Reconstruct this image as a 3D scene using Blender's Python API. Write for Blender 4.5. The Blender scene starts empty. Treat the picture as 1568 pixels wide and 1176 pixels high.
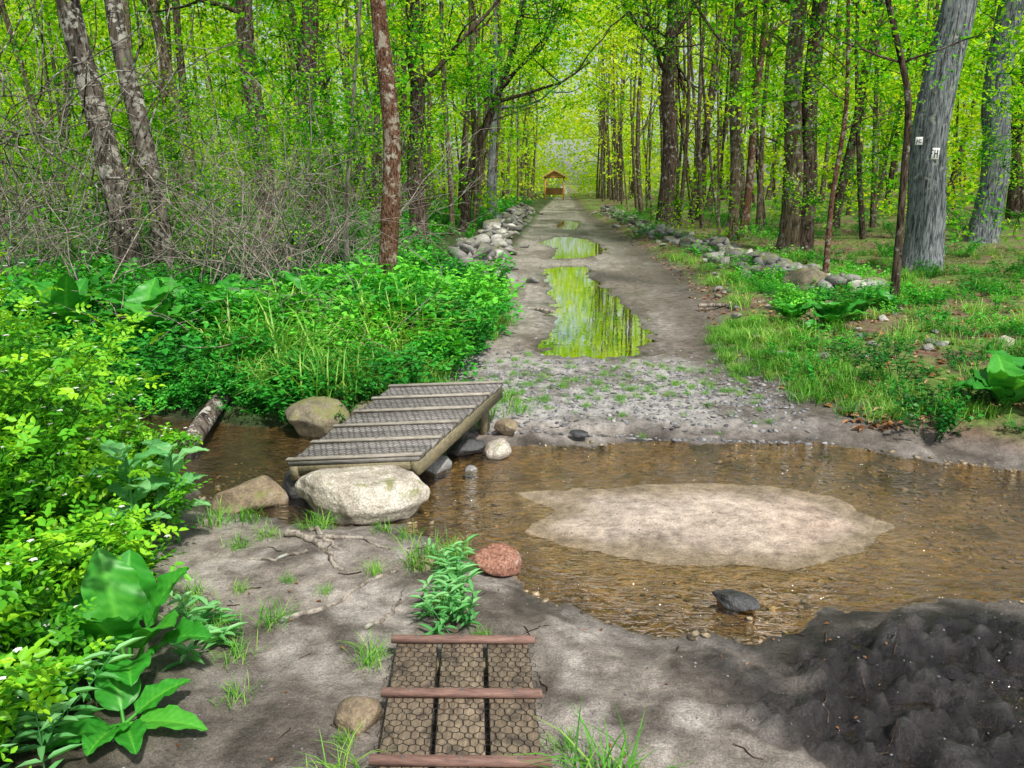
import bpy, math, random
import numpy as np
from mathutils import Vector, Matrix
rng=np.random.default_rng(11); random.seed(5)
sc=bpy.context.scene
sc.view_settings.view_transform='Standard'; sc.view_settings.look='None'; sc.view_settings.exposure=0

# ---------------------------------------------------------------- utils
TAB=np.random.default_rng(3).random((256,256))
def vn(x,y,s=0):
    x=np.asarray(x,float)+s*31.7; y=np.asarray(y,float)+s*17.3
    xi=np.floor(x).astype(int); yi=np.floor(y).astype(int)
    fx=x-xi; fy=y-yi; fx=fx*fx*(3-2*fx); fy=fy*fy*(3-2*fy)
    a=TAB[xi&255,yi&255]; b=TAB[(xi+1)&255,yi&255]; c=TAB[xi&255,(yi+1)&255]; d=TAB[(xi+1)&255,(yi+1)&255]
    return (a*(1-fx)+b*fx)*(1-fy)+(c*(1-fx)+d*fx)*fy
def fbm(x,y,o=4,s=0):
    r=0; amp=1; tot=0
    for i in range(o):
        r=r+amp*(vn(x*2**i,y*2**i,s+i)*2-1); tot+=amp; amp*=.5
    return r/tot
def sm(t): 
    t=np.clip(t,0,1); return t*t*(3-2*t)
def sdf(px,py,poly):
    px=np.asarray(px,float); py=np.asarray(py,float)
    d=np.full(px.shape,1e9); ins=np.zeros(px.shape,bool); n=len(poly)
    for i in range(n):
        ax,ay=poly[i]; bx,by=poly[(i+1)%n]
        ex,ey=bx-ax,by-ay; wx,wy=px-ax,py-ay
        t=np.clip((wx*ex+wy*ey)/(ex*ex+ey*ey+1e-12),0,1)
        d=np.minimum(d,(wx-ex*t)**2+(wy-ey*t)**2)
        c=((ay>py)!=(by>py))
        xx=ax+(py-ay)*(bx-ax)/((by-ay) if abs(by-ay)>1e-9 else 1e-9)
        ins^=(c&(px<xx))
    d=np.sqrt(d); return np.where(ins,-d,d)
def nrm(a): return a/(np.linalg.norm(a,axis=-1,keepdims=True)+1e-9)

class Acc:
    def __init__(s): s.V=[];s.Q=[];s.T=[];s.A=[];s.n=0
    def add(s,V,Q=None,T=None,a=.5):
        V=np.asarray(V,float).reshape(-1,3)
        if Q is not None and len(Q): s.Q.append(np.asarray(Q,int)+s.n)
        if T is not None and len(T): s.T.append(np.asarray(T,int)+s.n)
        s.A.append(np.broadcast_to(np.asarray(a,float),(len(V),)).copy()); s.V.append(V); s.n+=len(V)
    def pack(s):
        V=np.concatenate(s.V); A=np.concatenate(s.A)
        Q=np.concatenate(s.Q) if s.Q else np.zeros((0,4),int); T=np.concatenate(s.T) if s.T else np.zeros((0,3),int)
        return V,Q,T,A
    def mesh(s,name,mat,smooth=False):
        V,Q,T,A=s.pack()
        me=bpy.data.meshes.new(name)
        me.vertices.add(len(V)); me.vertices.foreach_set('co',V.astype(np.float32).ravel())
        li=np.concatenate([Q.ravel(),T.ravel()]).astype(np.int32)
        ls=np.concatenate([np.arange(len(Q))*4,len(Q)*4+np.arange(len(T))*3]).astype(np.int32)
        me.loops.add(len(li)); me.loops.foreach_set('vertex_index',li)
        me.polygons.add(len(ls)); me.polygons.foreach_set('loop_start',ls)
        me.update(calc_edges=True)
        if len(V)<200000: me.validate()
        at=me.attributes.new('a','FLOAT','POINT'); at.data.foreach_set('value',A.astype(np.float32))
        if smooth: me.polygons.foreach_set('use_smooth',np.ones(len(me.polygons),bool))
        me.materials.append(mat); return me
    def obj(s,name,mat,parent=None,smooth=False):
        return mkobj(name,s.mesh(name,mat,smooth),parent)
def mkobj(name,data,parent=None,loc=None):
    o=bpy.data.objects.new(name,data); sc.collection.objects.link(o)
    if parent: o.parent=parent
    if loc is not None: o.location=loc
    return o
def empty(name,loc=(0,0,0)): 
    o=mkobj(name,None); o.location=loc; o.empty_display_size=.2; return o

# ---------------------------------------------------------------- materials
def newmat(name):
    m=bpy.data.materials.new(name); m.use_nodes=True; nt=m.node_tree; nt.nodes.clear()
    o=nt.nodes.new('ShaderNodeOutputMaterial'); return m,nt,o
def N(nt,t,**k):
    n=nt.nodes.new(t)
    for a,b in k.items():
        if a.startswith('i_'): n.inputs[a[2:]].default_value=b
        else: setattr(n,a,b)
    return n
def ramp(nt,stops,fac=None,interp='LINEAR'):
    r=nt.nodes.new('ShaderNodeValToRGB'); cr=r.color_ramp; cr.interpolation=interp
    while len(cr.elements)<len(stops): cr.elements.new(.5)
    for e,(p,c) in zip(cr.elements,stops):
        e.position=p; e.color=(*c,1) if len(c)==3 else c
    if fac is not None: nt.links.new(fac,r.inputs[0])
    return r
def leafmat(name,dark,mid,bright,trans=.35,rough=.5,tint=(1.25,1.15,.5),rnd=0.,spec=.3,simple=False):
    m,nt,o=newmat(name); L=nt.links
    at=N(nt,'ShaderNodeAttribute',attribute_name='a'); fac=at.outputs['Fac']
    if rnd>0:
        oi=N(nt,'ShaderNodeObjectInfo')
        ma=N(nt,'ShaderNodeMath',operation='MULTIPLY_ADD'); ma.inputs[1].default_value=rnd; L.new(oi.outputs['Random'],ma.inputs[0])
        sub=N(nt,'ShaderNodeMath',operation='SUBTRACT'); L.new(fac,sub.inputs[0]); sub.inputs[1].default_value=rnd/2
        L.new(sub.outputs[0],ma.inputs[2]); fac=ma.outputs[0]
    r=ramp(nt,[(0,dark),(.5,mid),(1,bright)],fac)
    if simple: p=N(nt,'ShaderNodeBsdfDiffuse'); L.new(r.outputs[0],p.inputs[0])
    else:
        p=N(nt,'ShaderNodeBsdfPrincipled'); p.inputs['Roughness'].default_value=rough; p.inputs['Specular IOR Level'].default_value=spec
        L.new(r.outputs[0],p.inputs['Base Color'])
    mx=N(nt,'ShaderNodeMix',data_type='RGBA',blend_type='MULTIPLY'); mx.inputs[0].default_value=1; L.new(r.outputs[0],mx.inputs[6]); mx.inputs[7].default_value=(*tint,1)
    t=N(nt,'ShaderNodeBsdfTranslucent'); L.new(mx.outputs[2],t.inputs[0])
    ms=N(nt,'ShaderNodeMixShader'); ms.inputs[0].default_value=trans; L.new(p.outputs[0],ms.inputs[1]); L.new(t.outputs[0],ms.inputs[2])
    L.new(ms.outputs[0],o.inputs[0]); return m
def barkmat(name,c1,c2,lichen=.5,lc=(.42,.43,.38),sc_=(9,9,1.6),bump=.9):
    m,nt,o=newmat(name); L=nt.links
    tc=N(nt,'ShaderNodeTexCoord'); mp=N(nt,'ShaderNodeMapping'); mp.inputs['Scale'].default_value=sc_; L.new(tc.outputs['Object'],mp.inputs[0])
    n1=N(nt,'ShaderNodeTexNoise',i_Scale=2.2,i_Detail=6,i_Roughness=.68); L.new(mp.outputs[0],n1.inputs[0])
    n1.inputs['Distortion'].default_value=.6
    r=ramp(nt,[(.40,c1),(.6,c2)],n1.outputs[0])
    n2=N(nt,'ShaderNodeTexNoise',i_Scale=7,i_Detail=5,i_Roughness=.7); L.new(tc.outputs['Object'],n2.inputs[0])
    r2=ramp(nt,[(.62-.12*lichen,(0,0,0)),(.66-.10*lichen,(1,1,1))],n2.outputs[0])
    n3=N(nt,'ShaderNodeTexNoise',i_Scale=1.1,i_Detail=2); L.new(tc.outputs['Object'],n3.inputs[0])
    r3=ramp(nt,[(.4,(.15,.15,.15)),(.6,(1,1,1))],n3.outputs[0])
    mu=N(nt,'ShaderNodeMath',operation='MULTIPLY'); L.new(r2.outputs[0],mu.inputs[0]); L.new(r3.outputs[0],mu.inputs[1])
    mx=N(nt,'ShaderNodeMix',data_type='RGBA'); L.new(mu.outputs[0],mx.inputs[0]); L.new(r.outputs[0],mx.inputs[6]); mx.inputs[7].default_value=(*lc,1)
    p=N(nt,'ShaderNodeBsdfDiffuse'); p.inputs['Roughness'].default_value=.6
    L.new(mx.outputs[2],p.inputs['Color'])
    b=N(nt,'ShaderNodeBump',i_Strength=bump,i_Distance=.05); L.new(n1.outputs[0],b.inputs['Height']); L.new(b.outputs[0],p.inputs['Normal'])
    L.new(p.outputs[0],o.inputs[0]); return m
def stonemat(name,c1,c2,c3=None,scale=6,moss=0,rough=.8,attr=False,speck=.25):
    m,nt,o=newmat(name); L=nt.links
    tc=N(nt,'ShaderNodeTexCoord')
    n1=N(nt,'ShaderNodeTexNoise',i_Scale=scale,i_Detail=7,i_Roughness=.7); L.new(tc.outputs['Object'],n1.inputs[0])
    st=[(.35,c1),(.58,c2)]+([(.72,c3)] if c3 else [])
    r=ramp(nt,st,n1.outputs[0]); col=r.outputs[0]
    v=N(nt,'ShaderNodeTexNoise',i_Scale=90,i_Detail=3); L.new(tc.outputs['Object'],v.inputs[0])
    rs=ramp(nt,[(.35,(1-speck,)*3),(.65,(1+speck*.6,)*3)],v.outputs[0])
    mx=N(nt,'ShaderNodeMix',data_type='RGBA',blend_type='MULTIPLY'); mx.inputs[0].default_value=1; L.new(col,mx.inputs[6]); L.new(rs.outputs[0],mx.inputs[7]); col=mx.outputs[2]
    if attr:
        at=N(nt,'ShaderNodeAttribute',attribute_name='a')
        ra=ramp(nt,[(0,(.35,.34,.33)),(.5,(.85,.85,.85)),(1,(1.5,1.46,1.42))],at.outputs['Fac'])
        mx=N(nt,'ShaderNodeMix',data_type='RGBA',blend_type='MULTIPLY'); mx.inputs[0].default_value=1; L.new(col,mx.inputs[6]); L.new(ra.outputs[0],mx.inputs[7]); col=mx.outputs[2]
    if moss>0:
        ge=N(nt,'ShaderNodeNewGeometry'); sx=N(nt,'ShaderNodeSeparateXYZ'); L.new(ge.outputs['Normal'],sx.inputs[0])
        n2=N(nt,'ShaderNodeTexNoise',i_Scale=4.5,i_Detail=6,i_Roughness=.7); L.new(tc.outputs['Object'],n2.inputs[0])
        ad=N(nt,'ShaderNodeMath',operation='MULTIPLY_ADD'); L.new(sx.outputs[2],ad.inputs[0]); ad.inputs[1].default_value=.18; L.new(n2.outputs[0],ad.inputs[2])
        rm=ramp(nt,[(.78-moss*.4,(0,0,0)),(.88-moss*.4,(.85,.85,.85))],ad.outputs[0])
        mx=N(nt,'ShaderNodeMix',data_type='RGBA'); L.new(rm.outputs[0],mx.inputs[0]); L.new(col,mx.inputs[6]); mx.inputs[7].default_value=(.17,.18,.05,1); col=mx.outputs[2]
    p=N(nt,'ShaderNodeBsdfPrincipled'); p.inputs['Roughness'].default_value=rough; L.new(col,p.inputs['Base Color'])
    b=N(nt,'ShaderNodeBump',i_Strength=1,i_Distance=.04); L.new(n1.outputs[0],b.inputs['Height'])
    b2=N(nt,'ShaderNodeBump',i_Strength=.4,i_Distance=.005); L.new(v.outputs[0],b2.inputs['Height']); L.new(b.outputs[0],b2.inputs['Normal'])
    L.new(b2.outputs[0],p.inputs['Normal']); L.new(p.outputs[0],o.inputs[0]); return m
def woodmat(name,c1,c2,scale,rough=.7,blotch=0):
    m,nt,o=newmat(name); L=nt.links
    tc=N(nt,'ShaderNodeTexCoord'); mp=N(nt,'ShaderNodeMapping'); mp.inputs['Scale'].default_value=scale; L.new(tc.outputs['Object'],mp.inputs[0])
    n1=N(nt,'ShaderNodeTexNoise',i_Scale=3,i_Detail=7,i_Roughness=.7); L.new(mp.outputs[0],n1.inputs[0])
    r=ramp(nt,[(.3,c1),(.7,c2)],n1.outputs[0])
    n2=N(nt,'ShaderNodeTexNoise',i_Scale=11,i_Detail=5,i_Roughness=.65); L.new(tc.outputs['Object'],n2.inputs[0])
    at=N(nt,'ShaderNodeAttribute',attribute_name='a')
    ad=N(nt,'ShaderNodeMath',operation='ADD'); L.new(n2.outputs[0],ad.inputs[0]); L.new(at.outputs['Fac'],ad.inputs[1])
    rs=ramp(nt,[(.2,(.5,.5,.5)),(1,(1.3,1.3,1.3))],None); dv=N(nt,'ShaderNodeMath',operation='MULTIPLY'); L.new(ad.outputs[0],dv.inputs[0]); dv.inputs[1].default_value=.6; L.new(dv.outputs[0],rs.inputs[0])
    mx=N(nt,'ShaderNodeMix',data_type='RGBA',blend_type='MULTIPLY'); mx.inputs[0].default_value=1; L.new(r.outputs[0],mx.inputs[6]); L.new(rs.outputs[0],mx.inputs[7]); col=mx.outputs[2]
    if blotch:
        rb=ramp(nt,[(.5,(0,0,0)),(.62,(blotch,)*3)],n2.outputs[0])
        m2=N(nt,'ShaderNodeMix',data_type='RGBA'); L.new(rb.outputs[0],m2.inputs[0]); L.new(col,m2.inputs[6]); m2.inputs[7].default_value=(.05,.04,.033,1); col=m2.outputs[2]
    p=N(nt,'ShaderNodeBsdfPrincipled'); p.inputs['Roughness'].default_value=rough; L.new(col,p.inputs['Base Color'])
    b=N(nt,'ShaderNodeBump',i_Strength=.6,i_Distance=.006); L.new(n1.outputs[0],b.inputs['Height']); L.new(b.outputs[0],p.inputs['Normal'])
    L.new(p.outputs[0],o.inputs[0]); return m
def plain(name,c,rough=.6,metal=0):
    m,nt,o=newmat(name); L=nt.links
    tc=N(nt,'ShaderNodeTexCoord'); n=N(nt,'ShaderNodeTexNoise',i_Scale=30,i_Detail=4); L.new(tc.outputs['Object'],n.inputs[0])
    r=ramp(nt,[(.3,tuple(v*.75 for v in c)),(.7,tuple(min(1,v*1.2) for v in c))],n.outputs[0])
    p=N(nt,'ShaderNodeBsdfPrincipled'); p.inputs['Roughness'].default_value=rough; p.inputs['Metallic'].default_value=metal
    L.new(r.outputs[0],p.inputs['Base Color']); L.new(p.outputs[0],o.inputs[0]); return m
def watermat(name,tint,bscale,bstr,stretch=(1,1,1),gain=1.25,rot=0,ior=1.34):
    m,nt,o=newmat(name); L=nt.links
    tc=N(nt,'ShaderNodeTexCoord'); mp=N(nt,'ShaderNodeMapping'); mp.inputs['Scale'].default_value=stretch; mp.inputs['Rotation'].default_value=(0,0,rot); L.new(tc.outputs['Object'],mp.inputs[0])
    n=N(nt,'ShaderNodeTexNoise',i_Scale=bscale,i_Detail=3,i_Roughness=.55); L.new(mp.outputs[0],n.inputs[0]); n.inputs['Distortion'].default_value=1.4
    b=N(nt,'ShaderNodeBump',i_Strength=bstr,i_Distance=.04); L.new(n.outputs[0],b.inputs['Height'])
    fr=N(nt,'ShaderNodeFresnel',i_IOR=ior); L.new(b.outputs[0],fr.inputs['Normal'])
    t=N(nt,'ShaderNodeBsdfTransparent'); t.inputs[0].default_value=(*tint,1)
    g=N(nt,'ShaderNodeBsdfGlossy',i_Roughness=.02); g.inputs[0].default_value=(1,1,1,1); L.new(b.outputs[0],g.inputs['Normal'])
    mu=N(nt,'ShaderNodeMath',operation='MULTIPLY'); mu.use_clamp=True; mu.inputs[1].default_value=gain; L.new(fr.outputs[0],mu.inputs[0])
    ms=N(nt,'ShaderNodeMixShader'); L.new(mu.outputs[0],ms.inputs[0]); L.new(t.outputs[0],ms.inputs[1]); L.new(g.outputs[0],ms.inputs[2])
    L.new(ms.outputs[0],o.inputs[0]); return m

M_under=leafmat('undergrowth_leaf',(.012,.11,.015),(.045,.38,.035),(.22,.72,.06),rough=.42)
M_shrub=leafmat('shrub_leaf',(.02,.14,.01),(.12,.46,.02),(.42,.78,.03),trans=.3,rough=.4)
M_tree=leafmat('tree_leaf',(.04,.25,.01),(.17,.56,.015),(.46,.80,.035),trans=.5,tint=(1.45,1.25,.4),simple=True)
M_treei=leafmat('tree_leaf_spray',(.04,.25,.01),(.14,.54,.02),(.40,.76,.035),trans=.5,tint=(1.45,1.25,.4),rnd=.5,simple=True)
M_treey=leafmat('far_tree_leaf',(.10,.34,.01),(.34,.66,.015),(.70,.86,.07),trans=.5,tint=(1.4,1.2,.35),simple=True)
M_grass=leafmat('grass_blade',(.04,.18,.01),(.13,.42,.04),(.40,.60,.12),rough=.5)
M_cab=leafmat('skunk_cabbage_leaf',(.015,.14,.012),(.04,.30,.025),(.13,.50,.05),trans=.25,rough=.42,rnd=0,spec=.4)
M_mint=leafmat('herb_leaf',(.05,.24,.06),(.14,.46,.14),(.32,.66,.28),rough=.4,rnd=0)
M_litter=leafmat('dry_leaf',(.14,.06,.025),(.34,.18,.09),(.56,.38,.24),trans=.1,rough=.7,tint=(1,1,1),simple=True)
M_flower=plain('white_petal',(.8,.8,.75))
M_barkR=barkmat('bark_reddish',(.05,.025,.017),(.26,.145,.095),lichen=.8,lc=(.52,.49,.40),sc_=(22,22,9))
M_barkD=barkmat('bark_dark',(.02,.015,.012),(.15,.112,.085),lichen=.35)
M_barkG=barkmat('bark_grey',(.05,.055,.065),(.34,.37,.39),lichen=.3,sc_=(13,13,1.5),bump=1)
M_barkL=barkmat('bark_light',(.03,.026,.023),(.19,.16,.13),lichen=.95,lc=(.54,.52,.46),sc_=(8,8,1.2))
M_barkY=barkmat('bark_far',(.045,.034,.02),(.20,.16,.105),lichen=.6)
M_twig=barkmat('twig_bark',(.14,.12,.10),(.44,.39,.33),lichen=.5)

# ---------------------------------------------------------------- terrain
WL=-.055
STREAM=[(14,5.0),(5,5.3),(3.21,5.36),(2.59,5.62),(1.98,5.92),(1.22,5.87),(.47,5.79),(-.13,5.72),(-.42,5.62),(-.8,5.8),(-1.4,5.95),(-2.2,6.0),(-3.2,6.2),(-5,6.7),(-9,7.4),(-14,8),(-14,6.6),(-9,6.3),(-5,5.7),(-3.3,5.1),(-2.5,4.75),(-2.13,4.46),(-1.58,4.2),(-.9,4.24),(-.79,4.07),(-.39,3.77),(-.17,3.57),(.14,3.28),(.42,3.1),(.91,3.16),(1.2,3.37),(1.69,3.48),(2.25,3.59),(3.5,3.4),(6,2.9),(14,2.5)]
SAND=[(-.31,4.78),(.19,4.87),(.84,4.97),(1.39,4.98),(1.79,4.78),(1.95,4.4),(1.67,4.07),(1.19,3.85),(.68,3.85),(.23,3.94),(-.16,4.2),(-.02,4.5)]
PUD=[[(-.38,18.06),(.60,18.4),(.54,16.2),(.89,13.41),(1.16,11.14),(1.14,9.71),(.75,8.73),(.16,8.6),(-.21,8.85),(-.12,10.54),(-.10,12.97)],
     [(-.7,26.0),(-.1,28.7),(.8,27.5),(1.25,23),(.7,20.8),(-.3,20.2),(-.1,23)],[(-.3,34),(.4,33),(.8,37),(.5,41),(-.1,40)]]
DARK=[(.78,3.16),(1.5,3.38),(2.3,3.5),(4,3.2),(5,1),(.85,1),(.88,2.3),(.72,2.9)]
PLx=lambda y: np.interp(y,[-5,2.16,2.41,2.68,3.0,3.33,3.68,4.08,4.6,6,7.6,8.5,10.5,13.7,21.4,46.6,90,110,400],[-1.1,-1.18,-1.24,-1.25,-1.5,-1.77,-1.79,-2.04,-2.3,-1.2,-1.02,-.89,-.78,-1.02,-1.06,-1.15,-.7,-.7,-.7])
PRx=lambda y: np.interp(y,[-5,4,5,5.65,6.07,7.25,8.3,9.8,13.1,16.9,26.3,46.8,90,400],[6,6,4.5,3.07,2.38,2.09,1.76,1.96,2.16,2.35,2.1,1.3,1.2,1.2])
def terr(x,y,full=False):
    x=np.asarray(x,float); y=np.asarray(y,float)
    n1=fbm(x*.5,y*.5,3,1); n2=fbm(x*2.5,y*2.5,4,2); n3=fbm(x*11,y*11,4,5); n4=fbm(x*5,y*5,4,8)
    side=np.maximum(PLx(y)-x,x-PRx(y))+n4*.16
    out=sm(side/.9)
    h=.016*n2+.018*n3+.018
    h=h-.02*np.exp(-((x-1.45)/.3)**2)*(y>8)+.02*sm(side/.3)
    h=h+out*(.10+.09*np.abs(n1)+.03*n4)+sm((side-4)/25)*.9*(x>0)
    ds=sdf(x,y,STREAM)+.09*n4+.03*n3; dsa=sdf(x,y,SAND)+.07*n2+.02*n4
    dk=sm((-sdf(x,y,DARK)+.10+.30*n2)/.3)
    n5=fbm(x*17+4,y*17,3,14)
    h=h+dk*(.075*n3+.06*n4+.06*np.abs(n5)-.05)
    hb=WL-.085*sm(-ds/.5)+.018*n4+.008*n3
    hb=np.minimum(hb,WL-.012*sm(-ds/.05))
    hs=WL+.002+.016*sm(-dsa/.6)+.0025*n3
    k=sm((.50-dsa)/.52); hb=hb*(1-k)+hs*k
    k=sm(ds/.35); ho=(WL+.004)*(1-k)+h*k
    h=np.where(ds<0,hb,ho)
    dp=np.full(x.shape,9.)
    for P in PUD: dp=np.minimum(dp,sdf(x,y,P)+.28*n4+.10*n3)
    PLv=-.012
    hp=PLv-.05*sm(-dp/.25)
    k=sm(dp/.35); h2=PLv*(1-k)+h*k
    h=np.where(dp<0,hp,np.where(dp<.35,np.maximum(h2,PLv+.001),h))
    if full: return h,ds,dsa,dk,dp,side,n1,n2,n3,n4,n5
    return h
def tz(x,y): return float(terr(np.array([x]),np.array([y]))[0])
def grow(a,st,lim,f=1.07):
    r=[]; d=st
    while True:
        a+=d; d*=f; r.append(a)
        if (d>0 and a>lim) or (d<0 and a<-lim): break
    return r
s=.024
xs=np.array(list(reversed(grow(-2.0,-s,420,1.075)))+list(np.arange(-2.0,3.0,s))+grow(3.0,s,420,1.075))
ys=np.array(list(reversed(grow(1.8,-s,300,1.15)))+list(np.arange(1.8,6.6,s))+grow(6.6,s,420,1.026))
X,Y=np.meshgrid(xs,ys); 
h,ds,dsa,dk,dp,side,n1,n2,n3,n4,n5=terr(X,Y,True)
nx,ny=len(xs),len(ys)
idx=np.arange(nx*ny).reshape(ny,nx)
Q=np.stack([idx[:-1,:-1],idx[:-1,1:],idx[1:,1:],idx[1:,:-1]],-1).reshape(-1,4)
def mixc(c,c2,k): return c*(1-k[...,None])+np.array(c2)*k[...,None]
C=np.zeros(X.shape+(3,))+np.array((.30,.265,.235))
C=mixc(C,(.11,.092,.08),sm((n2+.02)/.3)*.8)
C=mixc(C,(.50,.46,.43),sm((n4-.02)/.3)*.6*(Y<8))
C=mixc(C,(.42,.415,.41),sm((Y-5.9)/.4)*sm((9.2-Y)/1.2)*.8)
C=mixc(C,(.17,.145,.12),sm((n2-.0)/.25)*.65*sm((Y-5.9)/.4))
C=mixc(C,(.37,.35,.32),sm((Y-9)/2)*.5)
n6=fbm(X*1.3,Y*.6,4,19)
C=mixc(C,(.14,.115,.09),sm((n6-.0)/.25)*.65*sm((Y-8.5)/1))
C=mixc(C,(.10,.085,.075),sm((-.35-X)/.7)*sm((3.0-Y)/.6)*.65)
C=mixc(C,(.13,.11,.09),np.exp(-((X-1.75)/.35)**2)*sm((Y-5)/1)*.6)
C=mixc(C,(.11,.09,.075),sm((X-PRx(Y)+.5)/.4)*sm((Y-5.2)/.4)*.7)
fl=mixc(np.zeros(X.shape+(3,))+np.array((.05,.045,.022)),(.05,.13,.02),sm(n1+.5))
fr=mixc(np.zeros(X.shape+(3,))+np.array((.20,.13,.09)),(.12,.24,.03),sm((n2+.25)/.5)*.85)
k=sm((side-.05)/.45)
C=np.where((X<0)[...,None],C*(1-k[...,None])+fl*k[...,None],C*(1-k[...,None])+fr*k[...,None])
wet=np.zeros(X.shape)+.15+.5*sm((n2+.02)/.3)*(side<.2)
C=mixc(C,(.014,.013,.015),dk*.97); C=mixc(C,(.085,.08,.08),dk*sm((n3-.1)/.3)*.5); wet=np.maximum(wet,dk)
ed=sm((.28-ds)/.3); C=C*(1-.55*ed[...,None]); wet=np.maximum(wet,ed*.7)
bed=mixc(np.zeros(X.shape+(3,))+np.array((.30,.21,.10)),(.075,.058,.028),sm((n4+.08)/.3)*.9)
bed=mixc(bed,(.36,.30,.21),sm((n2-.05)/.25)*.6)
bed=mixc(bed,(.24,.15,.05),sm((n1+.1)/.3)*.5)
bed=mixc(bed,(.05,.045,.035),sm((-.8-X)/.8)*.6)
bed=mixc(bed,(.40,.31,.20),sm((.75-dsa)/.6)*.8*(.6+.4*sm(n4+.5)))
C=np.where((ds<0)[...,None],bed,C)
dry=sm((-.06-dsa-.10*n4)/.26)
sandc=mixc(np.zeros(X.shape+(3,))+np.array((.34,.27,.20)),(.60,.50,.42),dry)
sandc=mixc(sandc,(.42,.37,.33),dry*sm(n2+.3)*.6); sandc=mixc(sandc,(.60,.41,.30),dry*sm((X-1.0)/.6)*.35)
ks=sm((.30-dsa)/.5)
C=C*(1-ks[...,None])+sandc*ks[...,None]; wet=np.where(ds<0,(1-dry)*.8,wet)
ed=sm((.35-dp)/.35); C=C*(1-.35*ed[...,None]); C=np.where((dp<0)[...,None],np.array((.07,.065,.02)),C); wet=np.maximum(wet,ed*.6)
A=Acc(); A.add(np.stack([X,Y,h],-1),Q)
def groundmat():
    m,nt,o=newmat('ground_soil'); L=nt.links
    at=N(nt,'ShaderNodeAttribute',attribute_name='col'); wt=N(nt,'ShaderNodeAttribute',attribute_name='wet')
    tc=N(nt,'ShaderNodeTexCoord')
    n1=N(nt,'ShaderNodeTexNoise',i_Scale=9,i_Detail=8,i_Roughness=.72); L.new(tc.outputs['Object'],n1.inputs[0])
    n2=N(nt,'ShaderNodeTexNoise',i_Scale=120,i_Detail=4,i_Roughness=.75); L.new(tc.outputs['Object'],n2.inputs[0])
    r1=ramp(nt,[(.32,(.45,.43,.41)),(.68,(1.45,1.44,1.42))],n1.outputs[0]); r2=ramp(nt,[(.32,(.55,.55,.55)),(.68,(1.4,1.4,1.4))],n2.outputs[0])
    a=N(nt,'ShaderNodeMix',data_type='RGBA',blend_type='MULTIPLY'); a.inputs[0].default_value=1; L.new(at.outputs['Color'],a.inputs[6]); L.new(r1.outputs[0],a.inputs[7])
    b=N(nt,'ShaderNodeMix',data_type='RGBA',blend_type='MULTIPLY'); b.inputs[0].default_value=1; L.new(a.outputs[2],b.inputs[6]); L.new(r2.outputs[0],b.inputs[7])
    p=N(nt,'ShaderNodeBsdfPrincipled'); L.new(b.outputs[2],p.inputs['Base Color']); p.inputs['Specular IOR Level'].default_value=.4
    rr=ramp(nt,[(0,(.9,)*3),(.5,(.6,)*3),(.8,(.42,)*3),(1,(.2,)*3)],wt.outputs['Fac']); L.new(rr.outputs[0],p.inputs['Roughness'])
    b1=N(nt,'ShaderNodeBump',i_Strength=1,i_Distance=.045); L.new(n1.outputs[0],b1.inputs['Height'])
    b2=N(nt,'ShaderNodeBump',i_Strength=.6,i_Distance=.005); L.new(n2.outputs[0],b2.inputs['Height']); L.new(b1.outputs[0],b2.inputs['Normal'])
    L.new(b2.outputs[0],p.inputs['Normal']); L.new(p.outputs[0],o.inputs[0]); return m
g=A.obj('ground',groundmat(),smooth=True)
ca=g.data.attributes.new('col','FLOAT_COLOR','POINT'); ca.data.foreach_set('color',np.concatenate([np.clip(C,0,1).reshape(-1,3),np.ones((nx*ny,1))],1).astype(np.float32).ravel())
wa=g.data.attributes.new('wet','FLOAT','POINT'); wa.data.foreach_set('value',wet.astype(np.float32).ravel())

# water
A=Acc(); A.add([(-14,1.8,WL),(14,1.8,WL),(14,8.4,WL),(-14,8.4,WL)],[(0,1,2,3)])
A.obj('stream_water',watermat('stream_water',(.92,.82,.60),8,.85,(1,2.4,1),1.8,.5))
Mp=watermat('puddle_water',(.45,.40,.2),3,.02,gain=1.0)
for P in PUD:
    P=np.array(P); c=P.mean(0); P2=c+(P-c)*1.22
    me=bpy.data.meshes.new('puddle_water'); me.from_pydata([(a,b,-.012) for a,b in P2],[],[list(range(len(P2)))]); me.materials.append(Mp)
    mkobj('puddle_water',me)

# ---------------------------------------------------------------- generators
def leaves(acc,P,D,Nn,L,Wd,a,fold=.15,droop=.12,lod=0):
    P=np.asarray(P,float); n=len(P); D=nrm(D); S=nrm(np.cross(D,Nn)); Nn=np.cross(S,D)
    L=np.broadcast_to(L,(n,))[:,None]; Wd=np.broadcast_to(Wd,(n,))[:,None]
    if lod:
        v=np.stack([P,P+D*L*.45+S*Wd*.5+Nn*Wd*fold,P+D*L-Nn*L*droop,P+D*L*.45-S*Wd*.5+Nn*Wd*fold],1)
        q=np.arange(n)[:,None]*4+np.array([[0,1,2,3]]); acc.add(v.reshape(-1,3),q,None,np.repeat(np.broadcast_to(a,(n,)),4)); return
    v=np.stack([P, P+D*L*.3+S*Wd*.46+Nn*Wd*fold, P+D*L*.68+S*Wd*.36+Nn*(Wd*fold-L*droop*.4), P+D*L-Nn*L*droop,
                P+D*L*.68-S*Wd*.36+Nn*(Wd*fold-L*droop*.4), P+D*L*.3-S*Wd*.46+Nn*Wd*fold],1)
    b=np.arange(n)[:,None]*6
    q=np.concatenate([b+np.array([[0,1,2,3]]),b+np.array([[0,3,4,5]])])
    acc.add(v.reshape(-1,3),q,None,np.repeat(np.broadcast_to(a,(n,)),6))
def randdir(n,up=0.,spread=1.):
    v=rng.normal(size=(n,3))*spread; v[:,2]+=up; return nrm(v)
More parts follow.
